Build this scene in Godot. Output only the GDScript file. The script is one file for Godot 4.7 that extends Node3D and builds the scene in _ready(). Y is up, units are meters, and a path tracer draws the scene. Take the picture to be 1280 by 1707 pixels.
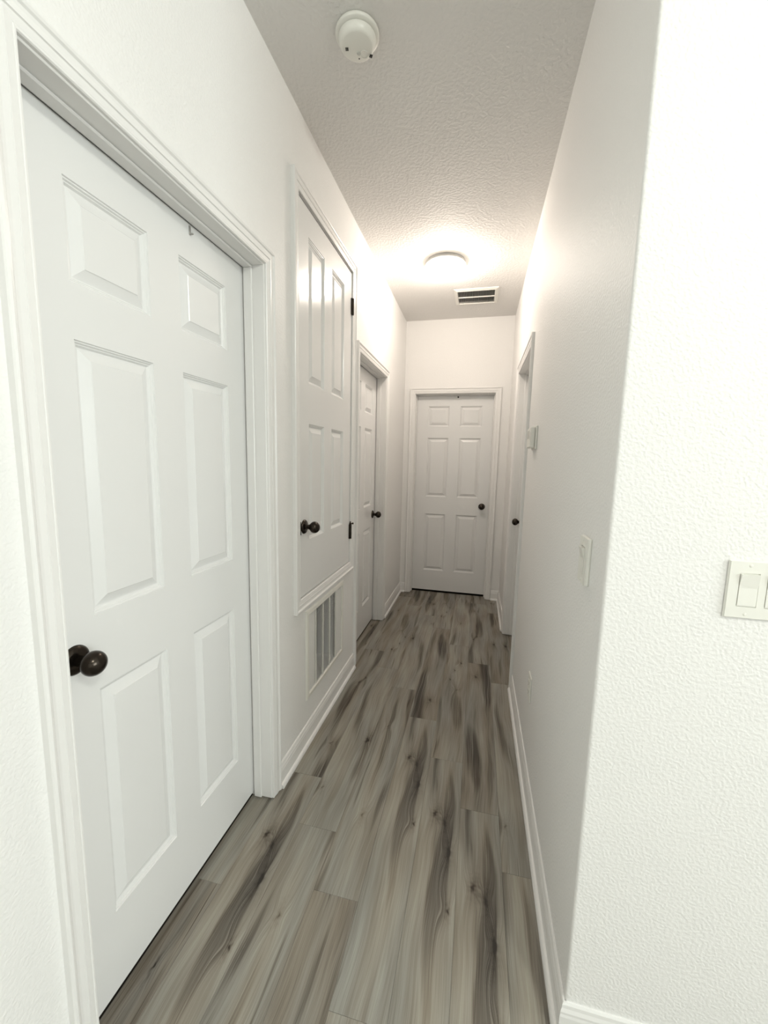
extends Node3D
# A narrow white hallway seen from the room it opens into.
# Axes: the hallway runs towards -z; its left wall is the plane x = 0, its right wall x = W, the floor y = 0.

const W := 1.025          # width of the hallway
const H := 2.75           # height of the ceiling
const ZC := -0.895        # the wall with the double switch faces the room here
const ZE := -4.09         # end wall
const XR := 5.2           # far side of the room
const ZB := 3.2           # wall behind the camera
const TH := 0.116         # thickness of the walls

var M := {}
var lamp_energy := {"hall": 0.48, "room": 1.5}

func _ready():
	light_and_camera()
	make_materials()
	build_shell()
	build_floor()
	build_doors()
	build_baseboards()
	build_fittings()

# ---------------------------------------------------------------- camera, environment
func light_and_camera():
	var cam := Camera3D.new()
	cam.name = "camera"
	add_child(cam)
	cam.fov = 103.919
	cam.near = 0.02
	cam.transform = Transform3D(Basis(Vector3(0.973544, 0.021732, -0.227463), Vector3(-0.050147, 0.991519, -0.119897), Vector3(0.222928, 0.128131, 0.966378)), Vector3(0.75588, 1.38975, 0))
	cam.current = true
	var we := WorldEnvironment.new()
	we.name = "environment"
	var e := Environment.new()
	e.background_mode = Environment.BG_COLOR
	e.background_color = Color(0.86, 0.92, 1.0)
	e.background_energy_multiplier = 1.0
	e.tonemap_mode = Environment.TONE_MAPPER_LINEAR
	e.tonemap_exposure = 1.24
	e.sdfgi_enabled = true
	e.ssao_enabled = true
	e.ssil_enabled = true
	we.environment = e
	add_child(we)
	# daylight entering by the window on the far side of the room
	var day := AreaLight3D.new()
	day.name = "window_daylight"
	add_child(day)
	day.position = Vector3(XR - 0.03, 1.62, 1.0)
	day.rotation.y = PI / 2
	day.area_size = Vector2(2.1, 1.34)
	day.area_range = 14.0
	day.area_attenuation = 2.0
	day.light_color = Color(0.97, 1.0, 0.985)
	day.light_energy = 7.2
	day.shadow_enabled = true

# ---------------------------------------------------------------- materials
func noise(seed_: int, freq: float, octaves := 1) -> FastNoiseLite:
	var n := FastNoiseLite.new()
	n.seed = seed_
	n.noise_type = FastNoiseLite.TYPE_SIMPLEX_SMOOTH
	n.frequency = freq
	n.fractal_type = FastNoiseLite.FRACTAL_FBM if octaves > 1 else FastNoiseLite.FRACTAL_NONE
	n.fractal_octaves = octaves
	return n

func paint(c: Color, rough: float, relief_tex = null, relief := 0.0, per_m := 1.0) -> StandardMaterial3D:
	var m := StandardMaterial3D.new()
	m.albedo_color = c
	m.roughness = rough
	m.metallic_specular = 0.5
	if relief_tex:
		m.uv1_triplanar = true
		m.uv1_world_triplanar = true
		m.uv1_scale = Vector3.ONE * per_m
		m.heightmap_enabled = true
		m.heightmap_texture = relief_tex
		m.heightmap_scale = relief
	return m

func relief_texture(seed_: int, size: int, cell_px: float, push: float) -> ImageTexture:
	# rounded blobs on a flat ground: sprayed wall texture
	var n := noise(seed_, 1.0 / cell_px, 2)
	var im := n.get_seamless_image(size, size)
	im.convert(Image.FORMAT_L8)
	var d := im.get_data()
	for i in d.size():
		var v := d[i] / 255.0
		d[i] = int(255.0 * smoothstep(0.5 - push, 0.5 + push, v))
	im = Image.create_from_data(size, size, false, Image.FORMAT_L8, d)
	return ImageTexture.create_from_image(im)

func make_materials():
	var peel := relief_texture(11, 512, 15.0, 0.3)
	var knock := relief_texture(23, 512, 17.0, 0.2)
	M.wall = paint(Color8(241, 240, 238), 0.55, peel, 0.05, 2.9)
	M.ceiling = paint(Color8(232, 230, 227), 0.75, knock, 0.085, 1.6)
	M.trim = paint(Color8(239, 238, 236), 0.28)
	M.door = paint(Color8(234, 234, 233), 0.2)
	M.glass = paint(Color(0.9, 0.95, 0.95, 0.06), 0.02)
	M.glass.transparency = BaseMaterial3D.TRANSPARENCY_ALPHA
	M.plastic = paint(Color8(238, 237, 230), 0.35)
	M.grey_plastic = paint(Color8(200, 200, 194), 0.4)
	M.canopy = paint(Color8(176, 176, 174), 0.4)
	M.white_metal = paint(Color8(234, 232, 225), 0.35)
	M.dark = paint(Color8(38, 36, 33), 0.8)
	M.sheet_metal = paint(Color8(150, 150, 147), 0.6)
	M.bronze = paint(Color8(58, 52, 46), 0.22)
	M.bronze.metallic = 0.9
	M.nickel = paint(Color8(170, 168, 164), 0.35)
	M.nickel.metallic = 0.8
	M.darkened_subfloor = paint(Color8(52, 46, 41), 0.95)  # darkened to imitate the shade in the gaps under the doors
	M.glow_hall = paint(Color8(250, 246, 238), 0.3)
	M.glow_hall.emission_enabled = true
	M.glow_hall.emission = Color(1.0, 0.95, 0.88)
	M.glow_hall.emission_energy_multiplier = 2.5
	M.glow_room = paint(Color8(250, 250, 244), 0.3)
	M.glow_room.emission_enabled = true
	M.glow_room.emission = Color(0.99, 1.0, 0.94)
	M.glow_room.emission_energy_multiplier = 6.0
	M.planks = []
	for i in 12:
		M.planks.append(plank_material(i))

func plank_material(i: int) -> StandardMaterial3D:
	var rng := RandomNumberGenerator.new()
	rng.seed = 900 + i * 17
	var tw := 150
	var tl := 1152
	var n := noise(40 + i, 1.0)
	var knots := []
	for k in rng.randi_range(1, 4):
		knots.append([rng.randf_range(0.02, 0.135), rng.randf_range(0.1, 1.1), rng.randf_range(0.002, 0.007), rng.randf_range(0.35, 1.0)])
	var gloom := rng.randf_range(-0.1, 0.14)
	var cut := rng.randf_range(0.02, 0.3)
	var light := Color8(166, 163, 153)
	var mid := Color8(131, 125, 115)
	var dim := Color8(93, 86, 77)
	var black := Color8(46, 40, 35)
	var data := PackedByteArray()
	data.resize(tw * tl * 3)
	var p := 0
	for y in tl:
		var v := y * 1.22 / tl
		for x in tw:
			var u := x * 0.152 / tw
			var uu := u + n.get_noise_2d(u * 1.5, v * 1.3) * 0.014 + n.get_noise_2d(u * 3.0 + 50.0, v * 5.0) * 0.003
			var spot := 0.0
			for k in knots:
				var du: float = u - k[0]
				var dv: float = v - k[1]
				if absf(dv) > 0.3: continue
				var g := exp(-(du * du / 0.0004 + dv * dv / 0.0035))
				uu += du * g * 1.6
				var r: float = k[2]
				var dn := du + n.get_noise_2d(v * 60.0, k[0] * 90.0) * 0.004
				spot += k[3] * (exp(-(dn * dn / (r * r) + dv * dv / (r * r * 5.0))) + 0.5 * exp(-(dn * dn / (r * r * 6.0) + dv * dv / (r * r * 130.0))))
			var a := n.get_noise_2d(uu * 16.0 + 31.0, v * 1.0)
			var a2 := n.get_noise_2d(u * 8.0 - 31.0, v * 3.0)
			var b := n.get_noise_2d(uu * 80.0 + 7.0, v * 1.6)
			var c := n.get_noise_2d(uu * 420.0, v * 6.0 + 3.0)
			var s := smoothstep(cut, cut + 0.5, n.get_noise_2d(uu * 13.0 - 20.0, v * 0.9 + 60.0) + 0.2 * a2)
			var crack := smoothstep(0.55, 0.9, n.get_noise_2d(uu * 55.0 + 90.0, v * 2.4 - 40.0)) * smoothstep(0.0, 0.5, n.get_noise_2d(u * 7.0 - 77.0, v * 2.0))
			var t := 0.74 + 0.14 * a + 0.1 * a2 + 0.08 * b + 0.13 * c - gloom - s * 0.41 - crack * 0.38 - spot * 0.6
			if s > 0.2:
				t += 0.28 * s * smoothstep(0.4, 0.7, n.get_noise_2d(uu * 200.0 + 5.0, v * 1.1))
			t = clampf(t, 0.0, 1.0)
			var col := black.lerp(dim, t / 0.3) if t < 0.3 else (dim.lerp(mid, (t - 0.3) / 0.28) if t < 0.58 else mid.lerp(light, (t - 0.58) / 0.42))
			# faint reddish and greenish drift of the print
			var h := n.get_noise_2d(u * 9.0 + 300.0, v * 1.5) * 0.012
			data[p] = int(clampf(col.r + h, 0, 1) * 255.0)
			data[p + 1] = int(clampf(col.g, 0, 1) * 255.0)
			data[p + 2] = int(clampf(col.b - h, 0, 1) * 255.0)
			p += 3
	var im := Image.create_from_data(tw, tl, false, Image.FORMAT_RGB8, data)
	var m := StandardMaterial3D.new()
	m.albedo_texture = ImageTexture.create_from_image(im)
	m.roughness = 0.48
	m.metallic_specular = 0.4
	return m

# ---------------------------------------------------------------- mesh helpers
func mb() -> SurfaceTool:
	var st := SurfaceTool.new()
	st.begin(Mesh.PRIMITIVE_TRIANGLES)
	return st

func tri(st: SurfaceTool, a: Vector3, b: Vector3, c: Vector3, out: Vector3):
	var n := (c - a).cross(b - a)
	if n.dot(out) < 0.0:
		var t := b
		b = c
		c = t
		n = -n
	n = n.normalized()
	for q in [a, b, c]:
		st.set_normal(n)
		st.add_vertex(q)

func quad(st: SurfaceTool, a: Vector3, b: Vector3, c: Vector3, d: Vector3, out: Vector3):
	tri(st, a, b, c, out)
	tri(st, a, c, d, out)

func box(st: SurfaceTool, lo: Vector3, hi: Vector3, bev := 0.0):
	var c := (lo + hi) * 0.5
	var h := (hi - lo) * 0.5
	for ax in 3:
		var b1 := (ax + 1) % 3
		var b2 := (ax + 2) % 3
		for s in [-1.0, 1.0]:
			var pts := []
			for k in [[-1, -1], [1, -1], [1, 1], [-1, 1]]:
				var q := Vector3.ZERO
				q[ax] = s * h[ax]
				q[b1] = k[0] * (h[b1] - bev)
				q[b2] = k[1] * (h[b2] - bev)
				pts.append(c + q)
			var o := Vector3.ZERO
			o[ax] = s
			quad(st, pts[0], pts[1], pts[2], pts[3], o)
			if bev > 0.0:
				for s2 in [-1.0, 1.0]:
					var e := []
					for k in [-1.0, 1.0]:
						var q1 := Vector3.ZERO
						q1[ax] = s * h[ax]
						q1[b1] = s2 * (h[b1] - bev)
						q1[b2] = k * (h[b2] - bev)
						var q2 := q1
						q2[ax] = s * (h[ax] - bev)
						q2[b1] = s2 * h[b1]
						e.append(c + q1)
						e.append(c + q2)
					var o2 := Vector3.ZERO
					o2[ax] = s
					o2[b1] = s2
					quad(st, e[0], e[1], e[3], e[2], o2)
	if bev > 0.0:
		for sx in [-1.0, 1.0]:
			for sy in [-1.0, 1.0]:
				for sz in [-1.0, 1.0]:
					var sg := Vector3(sx, sy, sz)
					var inn := sg * (h - Vector3.ONE * bev)
					tri(st, c + inn + Vector3(sx * bev, 0, 0), c + inn + Vector3(0, sy * bev, 0), c + inn + Vector3(0, 0, sz * bev), sg)

# A moulding of the given profile [(u, h) ...] from a to b: u runs along "side", h along "face". mu / mh lengthen the ends for mitres.
func moulding(st: SurfaceTool, prof: Array, a: Vector3, b: Vector3, side: Vector3, face: Vector3, mu := Vector2.ZERO, mh := Vector2.ZERO):
	var along := (b - a).normalized()
	var pa := []
	var pb := []
	var ccw := prof_ccw(prof)
	for q in prof:
		pa.append(a + side * q.x + face * q.y - along * (q.x * mu.x + q.y * mh.x))
		pb.append(b + side * q.x + face * q.y + along * (q.x * mu.y + q.y * mh.y))
	for i in prof.size():
		var j := (i + 1) % prof.size()
		var e: Vector2 = prof[j] - prof[i]
		var nn := Vector2(e.y, -e.x)
		if not ccw: nn = -nn
		quad(st, pa[i], pb[i], pb[j], pa[j], side * nn.x + face * nn.y)
	var tris := Geometry2D.triangulate_polygon(PackedVector2Array(prof))
	for t in range(0, tris.size(), 3):
		tri(st, pa[tris[t]], pa[tris[t + 1]], pa[tris[t + 2]], -along)
		tri(st, pb[tris[t]], pb[tris[t + 1]], pb[tris[t + 2]], along)

func prof_ccw(prof: Array) -> bool:
	return not Geometry2D.is_polygon_clockwise(PackedVector2Array(prof))

# Turned shape: profile [(r, h) ...] round the axis through o.
func lathe(st: SurfaceTool, prof: Array, o: Vector3, axis: Vector3, segs := 32):
	var t1 := axis.cross(Vector3(0.31, 0.92, 0.24)).normalized()
	var t2 := axis.cross(t1).normalized()
	var nrm := []
	for i in prof.size() - 1:
		var e: Vector2 = (prof[i + 1] - prof[i]).normalized()
		nrm.append(Vector2(e.y, -e.x))
	for i in prof.size() - 1:
		var na: Vector2 = nrm[i]
		var nb: Vector2 = nrm[i]
		if i > 0 and nrm[i - 1].dot(nrm[i]) > 0.6:
			na = (nrm[i - 1] + nrm[i]).normalized()
		if i < prof.size() - 2 and nrm[i + 1].dot(nrm[i]) > 0.6:
			nb = (nrm[i + 1] + nrm[i]).normalized()
		for k in segs:
			var d0 := t1 * cos(TAU * k / segs) + t2 * sin(TAU * k / segs)
			var d1 := t1 * cos(TAU * (k + 1) / segs) + t2 * sin(TAU * (k + 1) / segs)
			var q := [o + d0 * prof[i].x + axis * prof[i].y, o + d1 * prof[i].x + axis * prof[i].y, o + d1 * prof[i + 1].x + axis * prof[i + 1].y, o + d0 * prof[i + 1].x + axis * prof[i + 1].y]
			var n := [d0 * na.x + axis * na.y, d1 * na.x + axis * na.y, d1 * nb.x + axis * nb.y, d0 * nb.x + axis * nb.y]
			for f in [[0, 1, 2], [0, 2, 3]]:
				var a: Vector3 = q[f[0]]
				var b: Vector3 = q[f[1]]
				var c: Vector3 = q[f[2]]
				if (b - a).cross(c - a).length() < 1e-12:
					continue
				var order: Array = f if (c - a).cross(b - a).dot(n[f[0]] + n[f[2]]) > 0.0 else [f[0], f[2], f[1]]
				for ix in order:
					st.set_normal(n[ix])
					st.add_vertex(q[ix])

func wall_mesh(st: SurfaceTool, lo: Vector2, hi: Vector2, z0: float, z1: float, holes: Array):
	# a slab in its own x-y plane between z0 (back) and z1 (front) with rectangular openings [x0, y0, x1, y1]
	var xs := [lo.x, hi.x]
	var ys := [lo.y, hi.y]
	for h in holes:
		for v in [h[0], h[2]]:
			if not xs.has(v): xs.append(v)
		for v in [h[1], h[3]]:
			if not ys.has(v): ys.append(v)
	xs.sort()
	ys.sort()
	var solid := func(i, j):
		if i < 0 or j < 0 or i >= xs.size() - 1 or j >= ys.size() - 1:
			return false
		var cx: float = (xs[i] + xs[i + 1]) * 0.5
		var cy: float = (ys[j] + ys[j + 1]) * 0.5
		for h in holes:
			if cx > h[0] and cx < h[2] and cy > h[1] and cy < h[3]:
				return false
		return true
	for i in xs.size() - 1:
		for j in ys.size() - 1:
			if not solid.call(i, j):
				continue
			var a := Vector3(xs[i], ys[j], 0)
			var b := Vector3(xs[i + 1], ys[j + 1], 0)
			for zz in [[z0, -1.0], [z1, 1.0]]:
				quad(st, Vector3(a.x, a.y, zz[0]), Vector3(b.x, a.y, zz[0]), Vector3(b.x, b.y, zz[0]), Vector3(a.x, b.y, zz[0]), Vector3(0, 0, zz[1]))
			for s in [[-1, 0], [1, 0], [0, -1], [0, 1]]:
				if solid.call(i + s[0], j + s[1]):
					continue
				if s[0] != 0:
					var x: float = a.x if s[0] < 0 else b.x
					quad(st, Vector3(x, a.y, z0), Vector3(x, b.y, z0), Vector3(x, b.y, z1), Vector3(x, a.y, z1), Vector3(s[0], 0, 0))
				else:
					var y: float = a.y if s[1] < 0 else b.y
					quad(st, Vector3(a.x, y, z0), Vector3(b.x, y, z0), Vector3(b.x, y, z1), Vector3(a.x, y, z1), Vector3(0, s[1], 0))

func obj(called: String, st, m: Material, parent: Node = self) -> MeshInstance3D:
	var o := MeshInstance3D.new()
	o.name = called
	o.mesh = st.commit() if st is SurfaceTool else st
	o.material_override = m
	o.cast_shadow = GeometryInstance3D.SHADOW_CASTING_SETTING_ON
	parent.add_child(o, true)
	return o

func tag(o: Node, label: String, category: String, kind := "", group := ""):
	o.set_meta("label", label)
	o.set_meta("category", category)
	if kind: o.set_meta("kind", kind)
	if group: o.set_meta("group", group)

func base(called: String, at: Vector3, turn: float, label: String, category: String, kind := "", group := "") -> Node3D:
	var o := Node3D.new()
	o.name = called
	add_child(o, true)
	o.position = at
	o.rotation.y = turn
	tag(o, label, category, kind, group)
	return o

const ON_LEFT := PI / 2     # own x runs away from the camera, own z into the hallway
const ON_RIGHT := -PI / 2   # own x runs towards the camera, own z into the hallway

# ---------------------------------------------------------------- shell
func build_shell():
	var st := mb()
	# left wall, own x = -world z
	wall_mesh(st, Vector2(-ZB, 0), Vector2(-ZE + TH, H), -TH, 0, [
		[0.560, -1, 1.360, 2.070], [1.602, 0.745, 2.340, 2.456], [1.790, 0.250, 2.100, 0.650], [2.475, -1, 3.275, 2.070]])
	var o := obj("wall_left", st, M.wall)
	o.rotation.y = ON_LEFT
	tag(o, "long white textured wall with three doors on the left", "wall", "structure")
	st = mb()
	wall_mesh(st, Vector2(ZE - TH, 0), Vector2(ZC - 0.006, H), -TH, 0, [[-3.275, -1, -2.475, 2.070]])
	o = obj("wall_right", st, M.wall)
	o.position.x = W
	o.rotation.y = ON_RIGHT
	tag(o, "shaded white hallway wall on the right carrying thermostat and outlet", "wall", "structure")
	st = mb()
	wall_mesh(st, Vector2(0, 0), Vector2(W, H), -TH, 0, [[0.095, -1, 0.900, 2.070]])
	o = obj("wall_end", st, M.wall)
	o.position.z = ZE
	tag(o, "short white wall at the far end of the hallway", "wall", "structure")
	st = mb()
	wall_mesh(st, Vector2(W + 0.006, 0), Vector2(XR, H), -TH, 0, [])
	for k in 4:   # rounded corner bead
		var a0 := PI / 2 * k / 4
		var a1 := PI / 2 * (k + 1) / 4
		var p0 := Vector3(W + 0.006 - 0.006 * sin(a0), 0, -0.006 + 0.006 * cos(a0))
		var p1 := Vector3(W + 0.006 - 0.006 * sin(a1), 0, -0.006 + 0.006 * cos(a1))
		quad(st, p0, p1, p1 + Vector3(0, H, 0), p0 + Vector3(0, H, 0), Vector3(-1, 0, 1))
	o = obj("wall_front", st, M.wall)
	o.position.z = ZC
	tag(o, "bright white textured wall with the double light switch", "wall", "structure")
	st = mb()
	box(st, Vector3(-TH, 0, ZB), Vector3(XR + TH, H, ZB + TH))
	o = obj("wall_back", st, M.wall)
	tag(o, "white wall of the room behind the viewer", "wall", "structure")
	st = mb()
	# own x = world z, front towards -x
	wall_mesh(st, Vector2(ZC - TH, 0), Vector2(ZB, H), -TH, 0, [[-0.1, 0.92, 2.1, 2.32]])
	o = obj("wall_side", st, M.wall)
	o.position.x = XR
	o.rotation.y = ON_RIGHT
	tag(o, "white wall on the far side of the room", "wall", "structure")
	st = mb()
	# own y = world z, front downwards; opening over the air register
	wall_mesh(st, Vector2(-1.5, ZE - 1.5), Vector2(XR + TH, ZB + TH), -0.016, 0, [[0.512, -3.728, 0.831, -3.438]])
	o = obj("ceiling", st, M.ceiling)
	o.position.y = H
	o.rotation.x = PI / 2
	tag(o, "off-white textured ceiling over the hallway", "ceiling", "structure")
	# the unlit rooms behind the closed doors
	st = mb()
	box(st, Vector3(-1.5 - TH, -0.1, ZE - 1.5), Vector3(-1.5, H, ZB + TH))
	o = obj("wall_left_rooms", st, M.wall)
	tag(o, "outer wall of the rooms behind the left doors, out of view", "wall", "structure")
	st = mb()
	box(st, Vector3(-1.5 - TH, -0.1, ZE - 1.5 - TH), Vector3(W + 1.6, H, ZE - 1.5))
	o = obj("wall_end_room", st, M.wall)
	tag(o, "outer wall of the room behind the end door, out of view", "wall", "structure")
	st = mb()
	box(st, Vector3(W + 1.5, -0.1, ZE - 1.5), Vector3(W + 1.6, H, ZC - TH))
	o = obj("wall_right_room", st, M.wall)
	tag(o, "outer wall of the room behind the right door, out of view", "wall", "structure")
	st = mb()
	box(st, Vector3(-1.5, -0.1, ZB), Vector3(-TH, H, ZB + TH))
	o = obj("wall_back_room", st, M.wall)
	tag(o, "back wall of the room behind the left doors, out of view", "wall", "structure")
	var w := base("window_1", Vector3(XR, 0.92, -0.1), ON_RIGHT, "wide white-framed window of the room, out of view", "window", "structure")
	for q in [[0.0, 0.0, 2.2, 0.05], [0.0, 1.35, 2.2, 1.4], [0.0, 0.05, 0.05, 1.35], [2.15, 0.05, 2.2, 1.35], [1.08, 0.05, 1.12, 1.35]]:
		st = mb()
		box(st, Vector3(q[0], q[1], -0.09), Vector3(q[2], q[3], -0.04), 0.003)
		obj("frame", st, M.trim, w)
	for q in [[0.05, 1.08], [1.12, 2.15]]:
		st = mb()
		box(st, Vector3(q[0], 0.05, -0.068), Vector3(q[1], 1.35, -0.062))
		obj("pane", st, M.glass, w)

func build_floor():
	var f := base("floor", Vector3.ZERO, 0, "grey wood-look plank floor running down the hallway", "floor", "structure")
	var st := mb()
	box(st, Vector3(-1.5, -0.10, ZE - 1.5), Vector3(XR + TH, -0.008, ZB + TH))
	obj("darkened_subfloor", st, M.darkened_subfloor, f)
	var pw := 0.15
	var pl := 1.22
	var ends := {-1: -1.0, 0: -1.5, 1: -1.27, 2: -1.06, 3: -2.02, 4: -1.745, 5: -2.715, 6: -2.49}
	var rng := RandomNumberGenerator.new()
	rng.seed = 5
	var shared := {}
	var last := -1
	for c in range(-1, 35):
		var x0 := 0.005 + c * pw
		var xa := maxf(x0, -0.088)
		var xb := x0 + pw
		var e: float = ends[c] if ends.has(c) else -rng.randf() * pl
		while e < ZB: e += pl
		while e > ZE - 0.088:
			var z1 := minf(e, ZB)
			var z0 := maxf(e - pl, ZE - 0.088)
			var v := rng.randi_range(0, M.planks.size() - 1)
			if v == last: v = (v + 5) % M.planks.size()
			last = v
			var flip := rng.randf() < 0.5
			e -= pl
			if z1 - z0 < 0.01 or (x0 > W + 0.05 and z1 < ZC - 0.05):
				continue
			if x0 > W + 0.05: z0 = maxf(z0, ZC - 0.05)
			var key := "%.3f %.3f" % [xb - xa, z1 - z0]
			if not shared.has(key): shared[key] = plank_mesh(xb - xa, z1 - z0)
			var o := obj("plank", shared[key], M.planks[v], f)
			o.position = Vector3((xa + xb) * 0.5, 0, (z0 + z1) * 0.5)
			if flip: o.rotation.y = PI

func plank_mesh(w: float, l: float) -> ArrayMesh:
	var st := mb()
	var b := 0.0005
	var hw := w * 0.5 - 0.0002
	var hl := l * 0.5 - 0.0002
	var top := [Vector3(-hw + b, 0, -hl + b), Vector3(hw - b, 0, -hl + b), Vector3(hw - b, 0, hl - b), Vector3(-hw + b, 0, hl - b)]
	var rim := [Vector3(-hw, -b, -hl), Vector3(hw, -b, -hl), Vector3(hw, -b, hl), Vector3(-hw, -b, hl)]
	var faces := [[top[0], top[1], top[2], top[3]]]
	for i in 4:
		var j := (i + 1) % 4
		faces.append([rim[i], rim[j], top[j], top[i]])
		faces.append([rim[i] - Vector3(0, 0.007, 0), rim[j] - Vector3(0, 0.007, 0), rim[j], rim[i]])
	for fc in faces:
		var n: Vector3 = (fc[2] - fc[0]).cross(fc[1] - fc[0]).normalized()
		var mid: Vector3 = (fc[0] + fc[1] + fc[2] + fc[3]) * 0.25
		if n.dot(mid + Vector3(0, 0.02, 0)) < 0: n = -n
		for t in [[0, 1, 2], [0, 2, 3]]:
			var ix: Array = t
			if (fc[t[2]] - fc[t[0]]).cross(fc[t[1]] - fc[t[0]]).dot(n) < 0: ix = [t[0], t[2], t[1]]
			for k in ix:
				var q: Vector3 = fc[k]
				st.set_normal(n)
				st.set_uv(Vector2(q.x / w + 0.5, (q.z + l * 0.5) / 1.22))
				st.add_vertex(q)
	return st.commit()

# ---------------------------------------------------------------- doors
const CASING := [Vector2(0, 0), Vector2(0, 0.007), Vector2(0.002, 0.0095), Vector2(0.005, 0.010), Vector2(0.0065, 0.0085), Vector2(0.008, 0.0095), Vector2(0.020, 0.0112), Vector2(0.0215, 0.0095), Vector2(0.023, 0.0125), Vector2(0.034, 0.0120), Vector2(0.040, 0.0130), Vector2(0.0435, 0.0165), Vector2(0.048, 0.0180), Vector2(0.052, 0.0170), Vector2(0.054, 0.0140), Vector2(0.054, 0)]
const PANEL_EDGE := [Vector2(0, 0), Vector2(0.0015, -0.003), Vector2(0.004, -0.0035), Vector2(0.0065, -0.007), Vector2(0.0085, -0.0075), Vector2(0.012, -0.012), Vector2(0.015, -0.012), Vector2(0.037, -0.003), Vector2(0.0385, -0.0015)]

func panel_mesh(w: float, h: float) -> ArrayMesh:
	var st := mb()
	for i in PANEL_EDGE.size() - 1:
		var r := []
		for k in [i, i + 1]:
			var e: Vector2 = PANEL_EDGE[k]
			r.append([Vector3(e.x, e.x, e.y), Vector3(w - e.x, e.x, e.y), Vector3(w - e.x, h - e.x, e.y), Vector3(e.x, h - e.x, e.y)])
		for s in 4:
			var t := (s + 1) % 4
			quad(st, r[0][s], r[0][t], r[1][t], r[1][s], Vector3(0, 0, 1))
	var l: Vector2 = PANEL_EDGE[-1]
	quad(st, Vector3(l.x, l.x, l.y), Vector3(w - l.x, l.x, l.y), Vector3(w - l.x, h - l.x, l.y), Vector3(l.x, h - l.x, l.y), Vector3(0, 0, 1))
	return st.commit()

func knob(parent: Node3D, at: Vector3):
	var st := mb()
	lathe(st, [Vector2(0, 0.012), Vector2(0.012, 0.0122), Vector2(0.022, 0.0108), Vector2(0.029, 0.0075), Vector2(0.0325, 0.003), Vector2(0.0328, 0)], Vector3.ZERO, Vector3(0, 0, 1), 40)
	var k := Node3D.new()
	k.name = "knob"
	parent.add_child(k, true)
	k.position = at
	k.set_meta("label", "dark bronze round door knob")
	obj("rosette", flip(st), M.bronze, k)
	st = mb()
	var prof := [Vector2(0.013, 0.008), Vector2(0.0115, 0.014), Vector2(0.0108, 0.022), Vector2(0.0125, 0.029)]
	for i in 15:
		var a := deg_to_rad(lerpf(62, -90, i / 14.0))
		prof.append(Vector2(0.0268 * cos(a), 0.051 - 0.0235 * sin(a)))
	lathe(st, prof, Vector3.ZERO, Vector3(0, 0, 1), 40)
	obj("ball", st, M.bronze, k)

func flip(st: SurfaceTool) -> ArrayMesh:
	# a profile listed from the axis outwards and back: turn its normals round
	var src := st.commit()
	var a := src.surface_get_arrays(0)
	var v: PackedVector3Array = a[Mesh.ARRAY_VERTEX]
	var n: PackedVector3Array = a[Mesh.ARRAY_NORMAL]
	var out := mb()
	for i in range(0, v.size(), 3):
		for k in [0, 2, 1]:
			out.set_normal(-n[i + k])
			out.add_vertex(v[i + k])
	return out.commit()

# a moulded panel door in its own axes: slab from x = 0 to w, y0 to y1, face at z = face
func panel_door(d: Node3D, w: float, y0: float, y1: float, face: float, cols: Array, rows: Array):
	var st := mb()
	var holes := []
	for c in cols:
		for r in rows:
			holes.append([c[0], r[0], c[1], r[1]])
	var thick := 0.035
	# front with six openings, thin; back board behind the panels
	var xs := [0.0, w]
	var ys := [y0, y1]
	for c in cols: xs.append_array(c)
	for r in rows: ys.append_array(r)
	xs.sort()
	ys.sort()
	for i in xs.size() - 1:
		for j in ys.size() - 1:
			var mx: float = (xs[i] + xs[i + 1]) * 0.5
			var my: float = (ys[j] + ys[j + 1]) * 0.5
			var open := false
			for h in holes:
				if mx > h[0] and mx < h[2] and my > h[1] and my < h[3]: open = true
			if not open:
				quad(st, Vector3(xs[i], ys[j], face), Vector3(xs[i + 1], ys[j], face), Vector3(xs[i + 1], ys[j + 1], face), Vector3(xs[i], ys[j + 1], face), Vector3(0, 0, 1))
	var bk := face - thick
	quad(st, Vector3(0, y0, bk), Vector3(w, y0, bk), Vector3(w, y1, bk), Vector3(0, y1, bk), Vector3(0, 0, -1))
	quad(st, Vector3(0, y0, bk), Vector3(w, y0, bk), Vector3(w, y0, face), Vector3(0, y0, face), Vector3(0, -1, 0))
	quad(st, Vector3(0, y1, bk), Vector3(w, y1, bk), Vector3(w, y1, face), Vector3(0, y1, face), Vector3(0, 1, 0))
	quad(st, Vector3(0, y0, bk), Vector3(0, y1, bk), Vector3(0, y1, face), Vector3(0, y0, face), Vector3(-1, 0, 0))
	quad(st, Vector3(w, y0, bk), Vector3(w, y1, bk), Vector3(w, y1, face), Vector3(w, y0, face), Vector3(1, 0, 0))
	obj("slab", st, M.door, d)
	for h in holes:
		var p := obj("panel", panel_mesh(h[2] - h[0], h[3] - h[1]), M.door, d)
		p.position = Vector3(h[0], h[1], face)

const ROWS := [[0.240, 0.845], [1.025, 1.627], [1.741, 1.942]]

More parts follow.
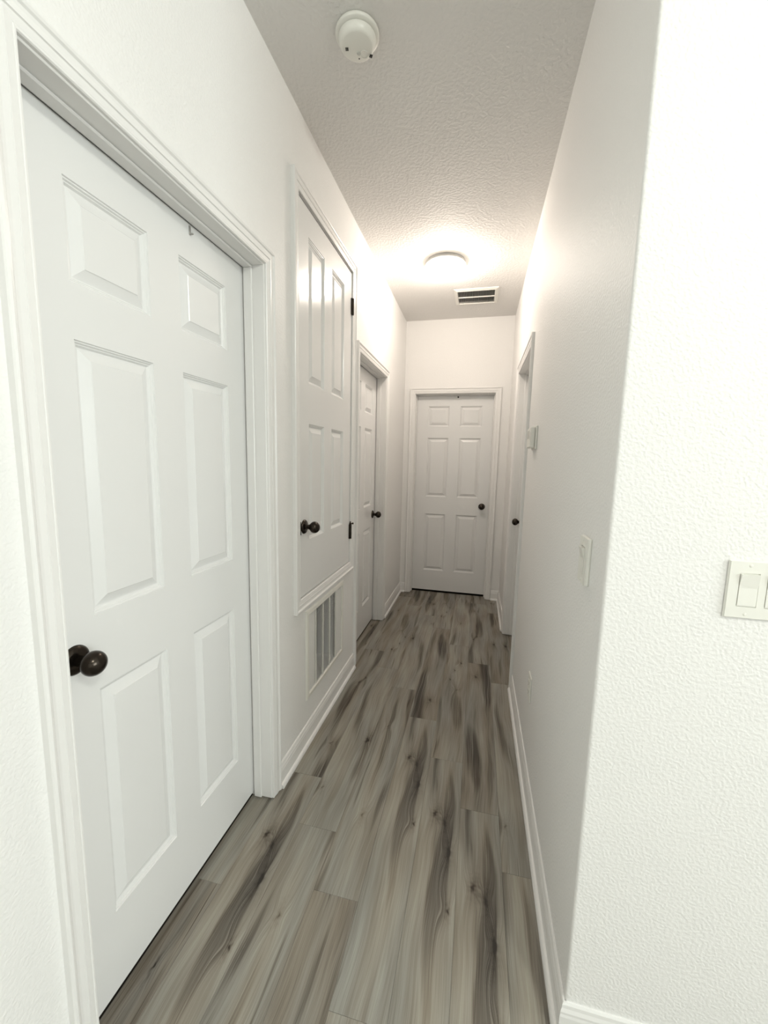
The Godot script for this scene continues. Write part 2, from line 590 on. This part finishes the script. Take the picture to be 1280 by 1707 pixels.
func hall_door(n: int, at: Vector3, turn: float, w: float, shift: float, knob_x: float, label: String, frame_label: String):
	var d := base("door_%d" % n, at, turn, label, "door", "structure")
	var c := w * 0.5 + shift
	panel_door(d, w, 0.022, 2.046, -0.080, [[c - 0.267, c - 0.054], [c + 0.054, c + 0.267]], ROWS)
	knob(d, Vector3(knob_x, 0.942, -0.080))
	var t := base("trim_%d" % n, at, turn, frame_label, "door frame", "structure")
	var lift := 0.005
	# jambs and stops
	for s in [[-0.020, -0.002], [w + 0.002, w + 0.020]]:
		var st := mb()
		box(st, Vector3(s[0], lift, -TH - 0.001), Vector3(s[1], 2.068, 0.001), 0.0015)
		obj("jamb", st, M.trim, t)
	var st2 := mb()
	box(st2, Vector3(-0.002, 2.050, -TH - 0.001), Vector3(w + 0.002, 2.068, 0.001), 0.0015)
	obj("head_jamb", st2, M.trim, t)
	for s in [[-0.002, 0.006], [w - 0.006, w + 0.002]]:
		var st := mb()
		box(st, Vector3(s[0], lift, -0.0745), Vector3(s[1], 2.043, -0.042), 0.002)
		obj("door_stop", st, M.trim, t)
	st2 = mb()
	box(st2, Vector3(-0.002, 2.043, -0.0745), Vector3(w + 0.002, 2.050, -0.042), 0.002)
	obj("door_stop", st2, M.trim, t)
	# casing: two legs and a mitred head
	var xi := 0.006
	var top := 2.054
	st2 = mb()
	moulding(st2, CASING, Vector3(-xi, lift, 0), Vector3(-xi, top, 0), Vector3(-1, 0, 0), Vector3(0, 0, 1), Vector2(0, 1))
	obj("casing", st2, M.trim, t)
	st2 = mb()
	moulding(st2, CASING, Vector3(w + xi, lift, 0), Vector3(w + xi, top, 0), Vector3(1, 0, 0), Vector3(0, 0, 1), Vector2(0, 1))
	obj("casing", st2, M.trim, t)
	st2 = mb()
	moulding(st2, CASING, Vector3(-xi, top, 0), Vector3(w + xi, top, 0), Vector3(0, 1, 0), Vector3(0, 0, 1), Vector2(1, 1))
	obj("casing", st2, M.trim, t)
	return d

func build_doors():
	var d: Node3D = hall_door(1, Vector3(0, 0, -0.580), ON_LEFT, 0.760, 0.012, 0.073, "large white six-panel door nearest the camera on the left wall", "white moulded frame round the nearest six-panel door")
	var st := mb()   # small hook at the top edge
	box(st, Vector3(-0.003, -0.012, 0), Vector3(0.003, 0.010, 0.003), 0.0008)
	box(st, Vector3(-0.0025, -0.014, 0), Vector3(0.0025, -0.010, 0.012), 0.0008)
	var hk := obj("hook", st, M.nickel, d)
	hk.position = Vector3(0.495, 2.030, -0.080)
	hall_door(3, Vector3(0, 0, -2.495), ON_LEFT, 0.760, 0.0, 0.699, "white six-panel door seen edge-on beyond the small access door", "white moulded frame round the edge-on left door past the access door")
	d = hall_door(4, Vector3(0.117, 0, ZE), 0, 0.764, 0.004, 0.694, "white six-panel door facing the camera at the hallway's end", "white moulded frame round the door at the hallway's end")
	st = mb()
	lathe(st, [Vector2(0.0075, 0), Vector2(0.0075, 0.003), Vector2(0.004, 0.006), Vector2(0, 0.006)], Vector3.ZERO, Vector3(0, 0, 1), 16)
	hk = obj("screw", st, M.dark, d)
	hk.position = Vector3(0.412, 2.030, -0.080)
	hall_door(5, Vector3(W, 0, -3.255), ON_RIGHT, 0.760, 0.0, 0.061, "white door deep in its frame at the far right, only its knob showing", "white moulded frame round the doorway on the right wall")
	# access door over the return grille
	d = base("door_2", Vector3(0, 0, -1.617), ON_LEFT, "small raised white four-panel access door above the return grille", "door", "structure")
	panel_door(d, 0.708, 0.762, 2.436, 0.0015, [[0.104, 0.290], [0.392, 0.578]], [[1.015, 1.545], [1.722, 2.328]])
	knob(d, Vector3(0.048, 1.083, 0.0015))
	st = mb()
	box(st, Vector3(-0.0055, 1.053, -0.020), Vector3(0.0030, 1.112, 0.0090), 0.0005)
	obj("latch_plate", st, M.bronze, d)
	for y in [2.260, 0.950]:
		var hg := Node3D.new()
		hg.name = "hinge"
		d.add_child(hg, true)
		hg.position = Vector3(0.7105, y, 0.008)
		hg.set_meta("label", "dark bronze butt hinge")
		st = mb()
		for k in 5:
			lathe(st, [Vector2(0, -0.0445 + k * 0.018), Vector2(0.0078, -0.0445 + k * 0.018), Vector2(0.0078, -0.0272 + k * 0.018), Vector2(0, -0.0272 + k * 0.018)], Vector3.ZERO, Vector3.UP, 16)
		obj("barrel", st, M.bronze, hg)
		st = mb()
		box(st, Vector3(-0.013, -0.0445, -0.030), Vector3(0.006, 0.0445, 0.0012), 0.0004)
		obj("leaf", st, M.bronze, hg)
		if y < 1.5:
			st = mb()
			lathe(st, [Vector2(0, 0.045), Vector2(0.008, 0.045), Vector2(0.008, 0.052), Vector2(0.004, 0.055), Vector2(0.004, 0.062), Vector2(0, 0.063)], Vector3.ZERO, Vector3.UP, 16)
			lathe(st, [Vector2(0.003, 0.004), Vector2(0.003, 0.014), Vector2(0.006, 0.015), Vector2(0.006, 0.020), Vector2(0, 0.021)], Vector3(0, 0.0485, 0), Vector3(0.75, 0, 0.66).normalized(), 14)
			obj("pin_stop", st, M.bronze, hg)
	var t := base("trim_2", Vector3(0, 0, -1.617), ON_LEFT, "white picture-frame moulding round the small access door", "door frame", "structure")
	var lo := Vector2(-0.006, 0.757)
	var hi := Vector2(0.714, 2.448)
	var prof := CASING
	for k in 4:
		st = mb()
		var c := [Vector3(lo.x, lo.y, 0), Vector3(hi.x, lo.y, 0), Vector3(hi.x, hi.y, 0), Vector3(lo.x, hi.y, 0)]
		var dirs := [Vector3.DOWN, Vector3.RIGHT, Vector3.UP, Vector3.LEFT]
		moulding(st, prof, c[k], c[(k + 1) % 4], dirs[k], Vector3(0, 0, 1), Vector2(1, 1))
		obj("casing", st, M.trim, t)
	for s in [[Vector3(-0.014, 0.748, -TH), Vector3(-0.005, 2.455, -0.0005)], [Vector3(0.713, 0.748, -TH), Vector3(0.722, 2.455, -0.0005)], [Vector3(-0.005, 2.446, -TH), Vector3(0.713, 2.455, -0.0005)], [Vector3(-0.005, 0.748, -TH), Vector3(0.713, 0.757, -0.0005)]]:
		st = mb()
		box(st, s[0], s[1])
		obj("jamb", st, M.trim, t)

# ---------------------------------------------------------------- baseboards
const BASE := [Vector2(0, 0), Vector2(0, 0.012), Vector2(0.068, 0.012), Vector2(0.074, 0.0105), Vector2(0.080, 0.0105), Vector2(0.088, 0.0075), Vector2(0.096, 0.0065), Vector2(0.100, 0.004), Vector2(0.100, 0)]
const SHOE := [Vector2(0, 0), Vector2(0, 0.012), Vector2(0.006, 0.0118), Vector2(0.012, 0.0095), Vector2(0.016, 0.006), Vector2(0.018, 0.0)]

# runs: [from, to, mitre at from, mitre at to] along own x; +1 outside corner, -1 inside corner, 0 butt
func baseboard(called: String, at: Vector3, turn: float, runs: Array, label: String):
	var b := base(called, at, turn, label, "baseboard", "structure")
	for r in runs:
		var st := mb()
		moulding(st, BASE, Vector3(r[0], 0.003, 0), Vector3(r[1], 0.003, 0), Vector3.UP, Vector3(0, 0, 1), Vector2.ZERO, Vector2(r[2], r[3]))
		obj("board", st, M.trim, b)
		st = mb()
		var e := 0.0
		moulding(st, SHOE, Vector3(r[0] - 0.012 * r[2] + e, 0.001, 0.012), Vector3(r[1] + 0.012 * r[3], 0.001, 0.012), Vector3.UP, Vector3(0, 0, 1), Vector2.ZERO, Vector2(r[2], r[3]))
		obj("shoe_moulding", st, M.trim, b)

func build_baseboards():
	baseboard("baseboard_left", Vector3.ZERO, ON_LEFT, [[-ZB, 0.519, 0, 0], [1.401, 2.434, 0, 0], [3.316, -ZE, 0, -1]], "white baseboard with shoe moulding along the left wall")
	baseboard("baseboard_right", Vector3(W, 0, 0), ON_RIGHT, [[ZE, -3.316, -1, 0], [-2.434, ZC, 0, 1]], "white baseboard with shoe moulding along the right hallway wall")
	baseboard("baseboard_end", Vector3(0, 0, ZE), 0, [[0, 0.056, -1, 0], [0.942, W, 0, -1]], "short pieces of white baseboard beside the end door")
	baseboard("baseboard_front", Vector3(0, 0, ZC), 0, [[W, XR, 1, -1]], "white baseboard under the wall with the double switch")

# ---------------------------------------------------------------- fittings
func dome_lamp(at: Vector3, which: String, label: String, colour: Color, r: float):
	var t := base("flush_ceiling_light", at, 0, label, "ceiling light")
	var st := mb()
	lathe(st, [Vector2(r * 0.93, 0), Vector2(r * 0.93, -0.010), Vector2(r * 0.96, -0.012), Vector2(r * 0.96, -0.022), Vector2(r * 0.93, -0.024), Vector2(r * 0.93, -0.030), Vector2(0, -0.030)].map(func(q): return Vector2(q.x, -q.y)), Vector3.ZERO, Vector3.DOWN, 48)
	obj("canopy", st, M.canopy, t)
	st = mb()
	var prof := [Vector2(r * 0.94, 0.026), Vector2(r, 0.030), Vector2(r, 0.036)]
	for i in 11:
		var a := PI / 2 * (i + 1) / 11.0
		prof.append(Vector2(r * cos(a), 0.036 + 0.066 * sin(a)))
	lathe(st, prof, Vector3.ZERO, Vector3.DOWN, 48)
	obj("glass_dome", st, M["glow_" + which], t)
	var l := OmniLight3D.new()
	l.name = "lamp_light"
	t.add_child(l, true)
	l.position = Vector3(0, -0.07, 0)
	l.light_energy = lamp_energy[which]
	l.light_color = colour
	l.light_size = r * 0.6
	l.omni_range = 12.0
	l.omni_attenuation = 2.0
	l.shadow_enabled = true

func switch_plate(t: Node3D, gangs: int):
	var w := 0.0705 + 0.046 * (gangs - 1)
	var st := mb()
	box(st, Vector3(-w / 2, -0.0575, 0), Vector3(w / 2, 0.0575, 0.0042), 0.0018)
	var holes := []
	for g in gangs:
		var c := (g - (gangs - 1) * 0.5) * 0.046
		holes.append([c - 0.0166, -0.0337, c + 0.0166, 0.0337])
	wall_mesh(st, Vector2(-w / 2 + 0.0018, -0.0557), Vector2(w / 2 - 0.0018, 0.0557), 0.0040, 0.0062, holes)
	obj("plate", st, M.plastic, t)
	for g in gangs:
		var x := (g - (gangs - 1) * 0.5) * 0.046
		# rocker standing proud at its upper end
		var yt := 0.0315
		var zs := [0.0108, 0.0068, 0.0072]
		var ys := [yt, 0.004, -yt]
		st = mb()
		var hw := 0.0154
		for k in 2:
			quad(st, Vector3(x - hw, ys[k], zs[k]), Vector3(x + hw, ys[k], zs[k]), Vector3(x + hw, ys[k + 1], zs[k + 1]), Vector3(x - hw, ys[k + 1], zs[k + 1]), Vector3(0, 0, 1))
			for sx in [-1.0, 1.0]:
				quad(st, Vector3(x + sx * hw, ys[k], 0.004), Vector3(x + sx * hw, ys[k + 1], 0.004), Vector3(x + sx * hw, ys[k + 1], zs[k + 1]), Vector3(x + sx * hw, ys[k], zs[k]), Vector3(sx, 0, 0))
		quad(st, Vector3(x - hw, -yt, 0.004), Vector3(x + hw, -yt, 0.004), Vector3(x + hw, -yt, zs[2]), Vector3(x - hw, -yt, zs[2]), Vector3.DOWN)
		quad(st, Vector3(x - hw, yt, 0.004), Vector3(x + hw, yt, 0.004), Vector3(x + hw, yt, zs[0]), Vector3(x - hw, yt, zs[0]), Vector3.UP)
		obj("rocker", st, M.plastic, t)
		for sy in [-1.0, 1.0]:
			screw(t, Vector3(x, sy * 0.0484, 0.0062))

func screw(t: Node3D, at: Vector3):
	var st := mb()
	lathe(st, [Vector2(0.0032, 0), Vector2(0.0030, 0.0006), Vector2(0.0018, 0.0010), Vector2(0, 0.0011)], Vector3.ZERO, Vector3(0, 0, 1), 12)
	obj("screw", st, M.plastic, t).position = at

func build_fittings():
	dome_lamp(Vector3(0.468, H, -2.962), "hall", "glowing round flush ceiling light in the hallway", Color(1.0, 0.95, 0.9), 0.140)
	dome_lamp(Vector3(1.95, H, 0.6), "room", "round flush ceiling light of the room, out of view", Color(0.99, 1.0, 0.965), 0.180)
	smoke_detector()
	ceiling_vent()
	return_grille()
	thermostat()
	var t := base("light_switch", Vector3(W, 1.160, -1.040), ON_RIGHT, "single white rocker switch on the shaded right hallway wall", "switch")
	switch_plate(t, 1)
	t.scale.z = 1.7
	t = base("light_switch", Vector3(1.298, 1.156, ZC), 0, "double white rocker switch plate on the bright wall at right", "switch")
	switch_plate(t, 2)
	outlet()

func smoke_detector():
	var t := base("smoke_detector", Vector3(0.309, H, -1.408), 0, "round white smoke detector on the ceiling near the camera", "smoke detector")
	var st := mb()
	lathe(st, [Vector2(0.062, 0), Vector2(0.066, 0.001), Vector2(0.070, 0.006), Vector2(0.070, 0.012), Vector2(0.067, 0.015), Vector2(0, 0.015)], Vector3.ZERO, Vector3.DOWN, 48)
	obj("base", st, M.plastic, t)
	st = mb()
	lathe(st, [Vector2(0.050, 0.013), Vector2(0.050, 0.0195), Vector2(0.060, 0.0197), Vector2(0.0605, 0.024), Vector2(0.057, 0.034), Vector2(0.053, 0.040), Vector2(0.047, 0.0425), Vector2(0, 0.0435)], Vector3.ZERO, Vector3.DOWN, 48)
	obj("body", st, M.plastic, t)
	for s in [[-0.034, 0.002, 0.2], [0.036, -0.036, 0.6]]:
		st = mb()
		for k in 3:
			box(st, Vector3(-0.0045 + k * 0.0033, -0.0008, -0.005), Vector3(-0.0023 + k * 0.0033, 0.002, 0.005))
		var o := obj("sounder_slot", st, M.dark, t)
		o.position = Vector3(s[0], -0.0434, s[1])
		o.rotation.y = s[2]
	st = mb()
	lathe(st, [Vector2(0.0065, 0), Vector2(0.0065, 0.0018), Vector2(0.0045, 0.0026), Vector2(0, 0.0026)], Vector3.ZERO, Vector3.DOWN, 20)
	obj("test_button", st, M.grey_plastic, t).position = Vector3(0.000, -0.0432, -0.018)
	st = mb()
	lathe(st, [Vector2(0.014, 0), Vector2(0.014, 0.0012), Vector2(0.0115, 0.0012), Vector2(0.0115, 0)], Vector3.ZERO, Vector3.DOWN, 24)
	obj("button_ring", st, M.plastic, t).position = Vector3(0.016, -0.0430, -0.026)
	st = mb()
	lathe(st, [Vector2(0.002, 0), Vector2(0.002, 0.001), Vector2(0, 0.0014)], Vector3.ZERO, Vector3.DOWN, 10)
	obj("indicator", st, M.dark, t).position = Vector3(-0.004, -0.0430, -0.036)

func ceiling_vent():
	var x0 := 0.498
	var x1 := 0.845
	var z0 := -3.742
	var z1 := -3.424
	var t := base("ceiling_vent", Vector3((x0 + x1) / 2, H, (z0 + z1) / 2), 0, "white rectangular ceiling air register with dark slots", "vent")
	var hx := (x1 - x0) / 2
	var hz := (z1 - z0) / 2
	var ix := 0.146
	var iz := 0.128
	var prof := [Vector2(0, 0), Vector2(0, 0.010), Vector2(0.004, 0.012), Vector2(hx - ix, 0.004), Vector2(hx - ix, 0)]
	var prz := [Vector2(0, 0), Vector2(0, 0.010), Vector2(0.004, 0.012), Vector2(hz - iz, 0.004), Vector2(hz - iz, 0)]
	var st := mb()
	moulding(st, prz, Vector3(-ix, 0, iz), Vector3(ix, 0, iz), Vector3(0, 0, 1), Vector3.DOWN, Vector2.ONE * (hx - ix) / (hz - iz))
	moulding(st, prz, Vector3(-ix, 0, -iz), Vector3(ix, 0, -iz), Vector3(0, 0, -1), Vector3.DOWN, Vector2.ONE * (hx - ix) / (hz - iz))
	moulding(st, prof, Vector3(ix, 0, -iz), Vector3(ix, 0, iz), Vector3(1, 0, 0), Vector3.DOWN, Vector2.ONE * (hz - iz) / (hx - ix))
	moulding(st, prof, Vector3(-ix, 0, -iz), Vector3(-ix, 0, iz), Vector3(-1, 0, 0), Vector3.DOWN, Vector2.ONE * (hz - iz) / (hx - ix))
	obj("frame", st, M.white_metal, t)
	st = mb()
	open_box(st, Vector3(-0.40, 0.017, -0.75), Vector3(0.40, 0.55, 0.35), Vector3.DOWN)
	obj("duct", st, M.sheet_metal, t)
	st = mb()
	box(st, Vector3(-ix, -0.010, -0.004), Vector3(ix, -0.001, 0.004))
	obj("cross_bar", st, M.white_metal, t)
	st = mb()
	for k in 24:
		var x := -ix + (k + 0.5) * 2.0 * ix / 24.0
		var q := [Vector3(x - 0.0007, -0.001, 0), Vector3(x + 0.0007, -0.001, 0), Vector3(x + 0.0007, -0.0065, 0), Vector3(x - 0.0007, -0.0065, 0)]
		for s in 4:
			var a: Vector3 = q[s]
			var b: Vector3 = q[(s + 1) % 4]
			var mid: Vector3 = (a + b) * 0.5 - (q[0] + q[2]) * 0.5
			quad(st, a + Vector3(0, 0, -iz), b + Vector3(0, 0, -iz), b + Vector3(0, 0, iz), a + Vector3(0, 0, iz), mid)
	var f := obj("fins", st, M.white_metal, t)
	f.set_meta("kind", "stuff")

func return_grille():
	# own x from 0 (near end) to w, y from 0 up
	var w := 0.534
	var h := 0.452
	var t := base("return_grille", Vector3(0, 0.224, -1.678), ON_LEFT, "white metal return air grille low on the left wall", "vent")
	var fw := 0.026
	var st := mb()
	var prof := [Vector2(0, 0), Vector2(0, 0.008), Vector2(0.003, 0.010), Vector2(fw - 0.006, 0.008), Vector2(fw, 0.003), Vector2(fw, 0)]
	var c := [Vector3(fw, fw, 0), Vector3(w - fw, fw, 0), Vector3(w - fw, h - fw, 0), Vector3(fw, h - fw, 0)]
	var dirs := [Vector3.DOWN, Vector3.RIGHT, Vector3.UP, Vector3.LEFT]
	for k in 4:
		moulding(st, prof, c[k], c[(k + 1) % 4], dirs[k], Vector3(0, 0, 1), Vector2(1, 1))
	obj("frame", st, M.white_metal, t)
	var bay := (w - 2 * fw) / 5.0
	for k in range(1, 5):
		st = mb()
		box(st, Vector3(fw + k * bay - 0.0035, fw, -0.006), Vector3(fw + k * bay + 0.0035, h - fw, 0.0045), 0.0008)
		obj("mullion_bar", st, M.white_metal, t)
	var n := 42
	for k in 5:
		st = mb()
		for i in n:
			var y := fw + (i + 0.5) * (h - 2 * fw) / n
			var q := [Vector3(0, y + 0.0036, 0.0031), Vector3(0, y + 0.0039, 0.0029), Vector3(0, y - 0.0034, -0.0030), Vector3(0, y - 0.0037, -0.0028)]
			var xa := fw + k * bay
			var xb := xa + bay
			for s in 4:
				var a: Vector3 = q[s]
				var b: Vector3 = q[(s + 1) % 4]
				var mid: Vector3 = (a + b) * 0.5 - (q[0] + q[2]) * 0.5
				quad(st, a + Vector3(xa, 0, 0), b + Vector3(xa, 0, 0), b + Vector3(xb, 0, 0), a + Vector3(xb, 0, 0), mid)
		var f := obj("louver_fins", st, M.white_metal, t)
		f.set_meta("kind", "stuff")
	# the hollow below the cupboard, wider than the opening in the wall
	st = mb()
	for q in [[Vector3(-0.25, -0.212, -1.3), Vector3(0.75, -0.206, -TH)], [Vector3(-0.25, 0.50, -1.3), Vector3(0.75, 0.515, -TH)], [Vector3(-0.262, -0.212, -1.3), Vector3(-0.25, 0.515, -TH)], [Vector3(0.75, -0.212, -1.3), Vector3(0.762, 0.515, -TH)], [Vector3(-0.262, -0.212, -1.312), Vector3(0.762, 0.515, -1.3)]]:
		box(st, q[0], q[1])
	obj("plenum", st, M.sheet_metal, t)

func open_box(st: SurfaceTool, lo: Vector3, hi: Vector3, opening: Vector3):
	# the five inner faces of a box that is open on one side
	var c := (lo + hi) * 0.5
	for ax in 3:
		for s in [-1.0, 1.0]:
			var d := Vector3.ZERO
			d[ax] = s
			if d == opening: continue
			var b1 := (ax + 1) % 3
			var b2 := (ax + 2) % 3
			var p := []
			for k in [[-1, -1], [1, -1], [1, 1], [-1, 1]]:
				var q := c
				q[ax] = hi[ax] if s > 0 else lo[ax]
				q[b1] = hi[b1] if k[0] > 0 else lo[b1]
				q[b2] = hi[b2] if k[1] > 0 else lo[b2]
				p.append(q)
			quad(st, p[0], p[1], p[2], p[3], -d)

func thermostat():
	var t := base("thermostat", Vector3(W, 1.515, -2.130), ON_RIGHT, "small white box thermostat on the right hallway wall", "thermostat")
	var st := mb()
	box(st, Vector3(-0.076, -0.058, 0), Vector3(0.076, 0.056, 0.009), 0.003)
	obj("back_plate", st, M.plastic, t)
	st = mb()
	box(st, Vector3(-0.070, -0.050, 0.009), Vector3(0.064, 0.050, 0.032), 0.005)
	obj("cover", st, M.plastic, t)
	st = mb()
	box(st, Vector3(-0.052, -0.004, 0.0318), Vector3(0.020, 0.036, 0.0326))
	obj("display", st, M.grey_plastic, t)
	for k in 2:
		st = mb()
		box(st, Vector3(0.032, -0.012 + k * 0.024, 0.0315), Vector3(0.050, 0.004 + k * 0.024, 0.0338), 0.0008)
		obj("button", st, M.plastic, t)

func outlet():
	var t := base("wall_outlet", Vector3(W, 0.424, -1.738), ON_RIGHT, "white duplex outlet low on the right hallway wall", "outlet")
	var st := mb()
	box(st, Vector3(-0.0352, -0.0572, 0), Vector3(0.0352, 0.0572, 0.0058), 0.002)
	obj("plate", st, M.plastic, t)
	for y in [-0.0195, 0.0195]:
		st = mb()
		box(st, Vector3(-0.0165, y - 0.0135, 0.005), Vector3(0.0165, y + 0.0135, 0.0078), 0.0015)
		var r := obj("receptacle", st, M.plastic, t)
		st = mb()
		box(st, Vector3(-0.0075, y - 0.002, 0.0076), Vector3(-0.0055, y + 0.007, 0.0080))
		box(st, Vector3(0.0055, y - 0.002, 0.0076), Vector3(0.0075, y + 0.006, 0.0080))
		box(st, Vector3(-0.0022, y - 0.010, 0.0076), Vector3(0.0022, y - 0.006, 0.0080))
		obj("slots", st, M.dark, r)
	screw(t, Vector3(0, 0, 0.0058))
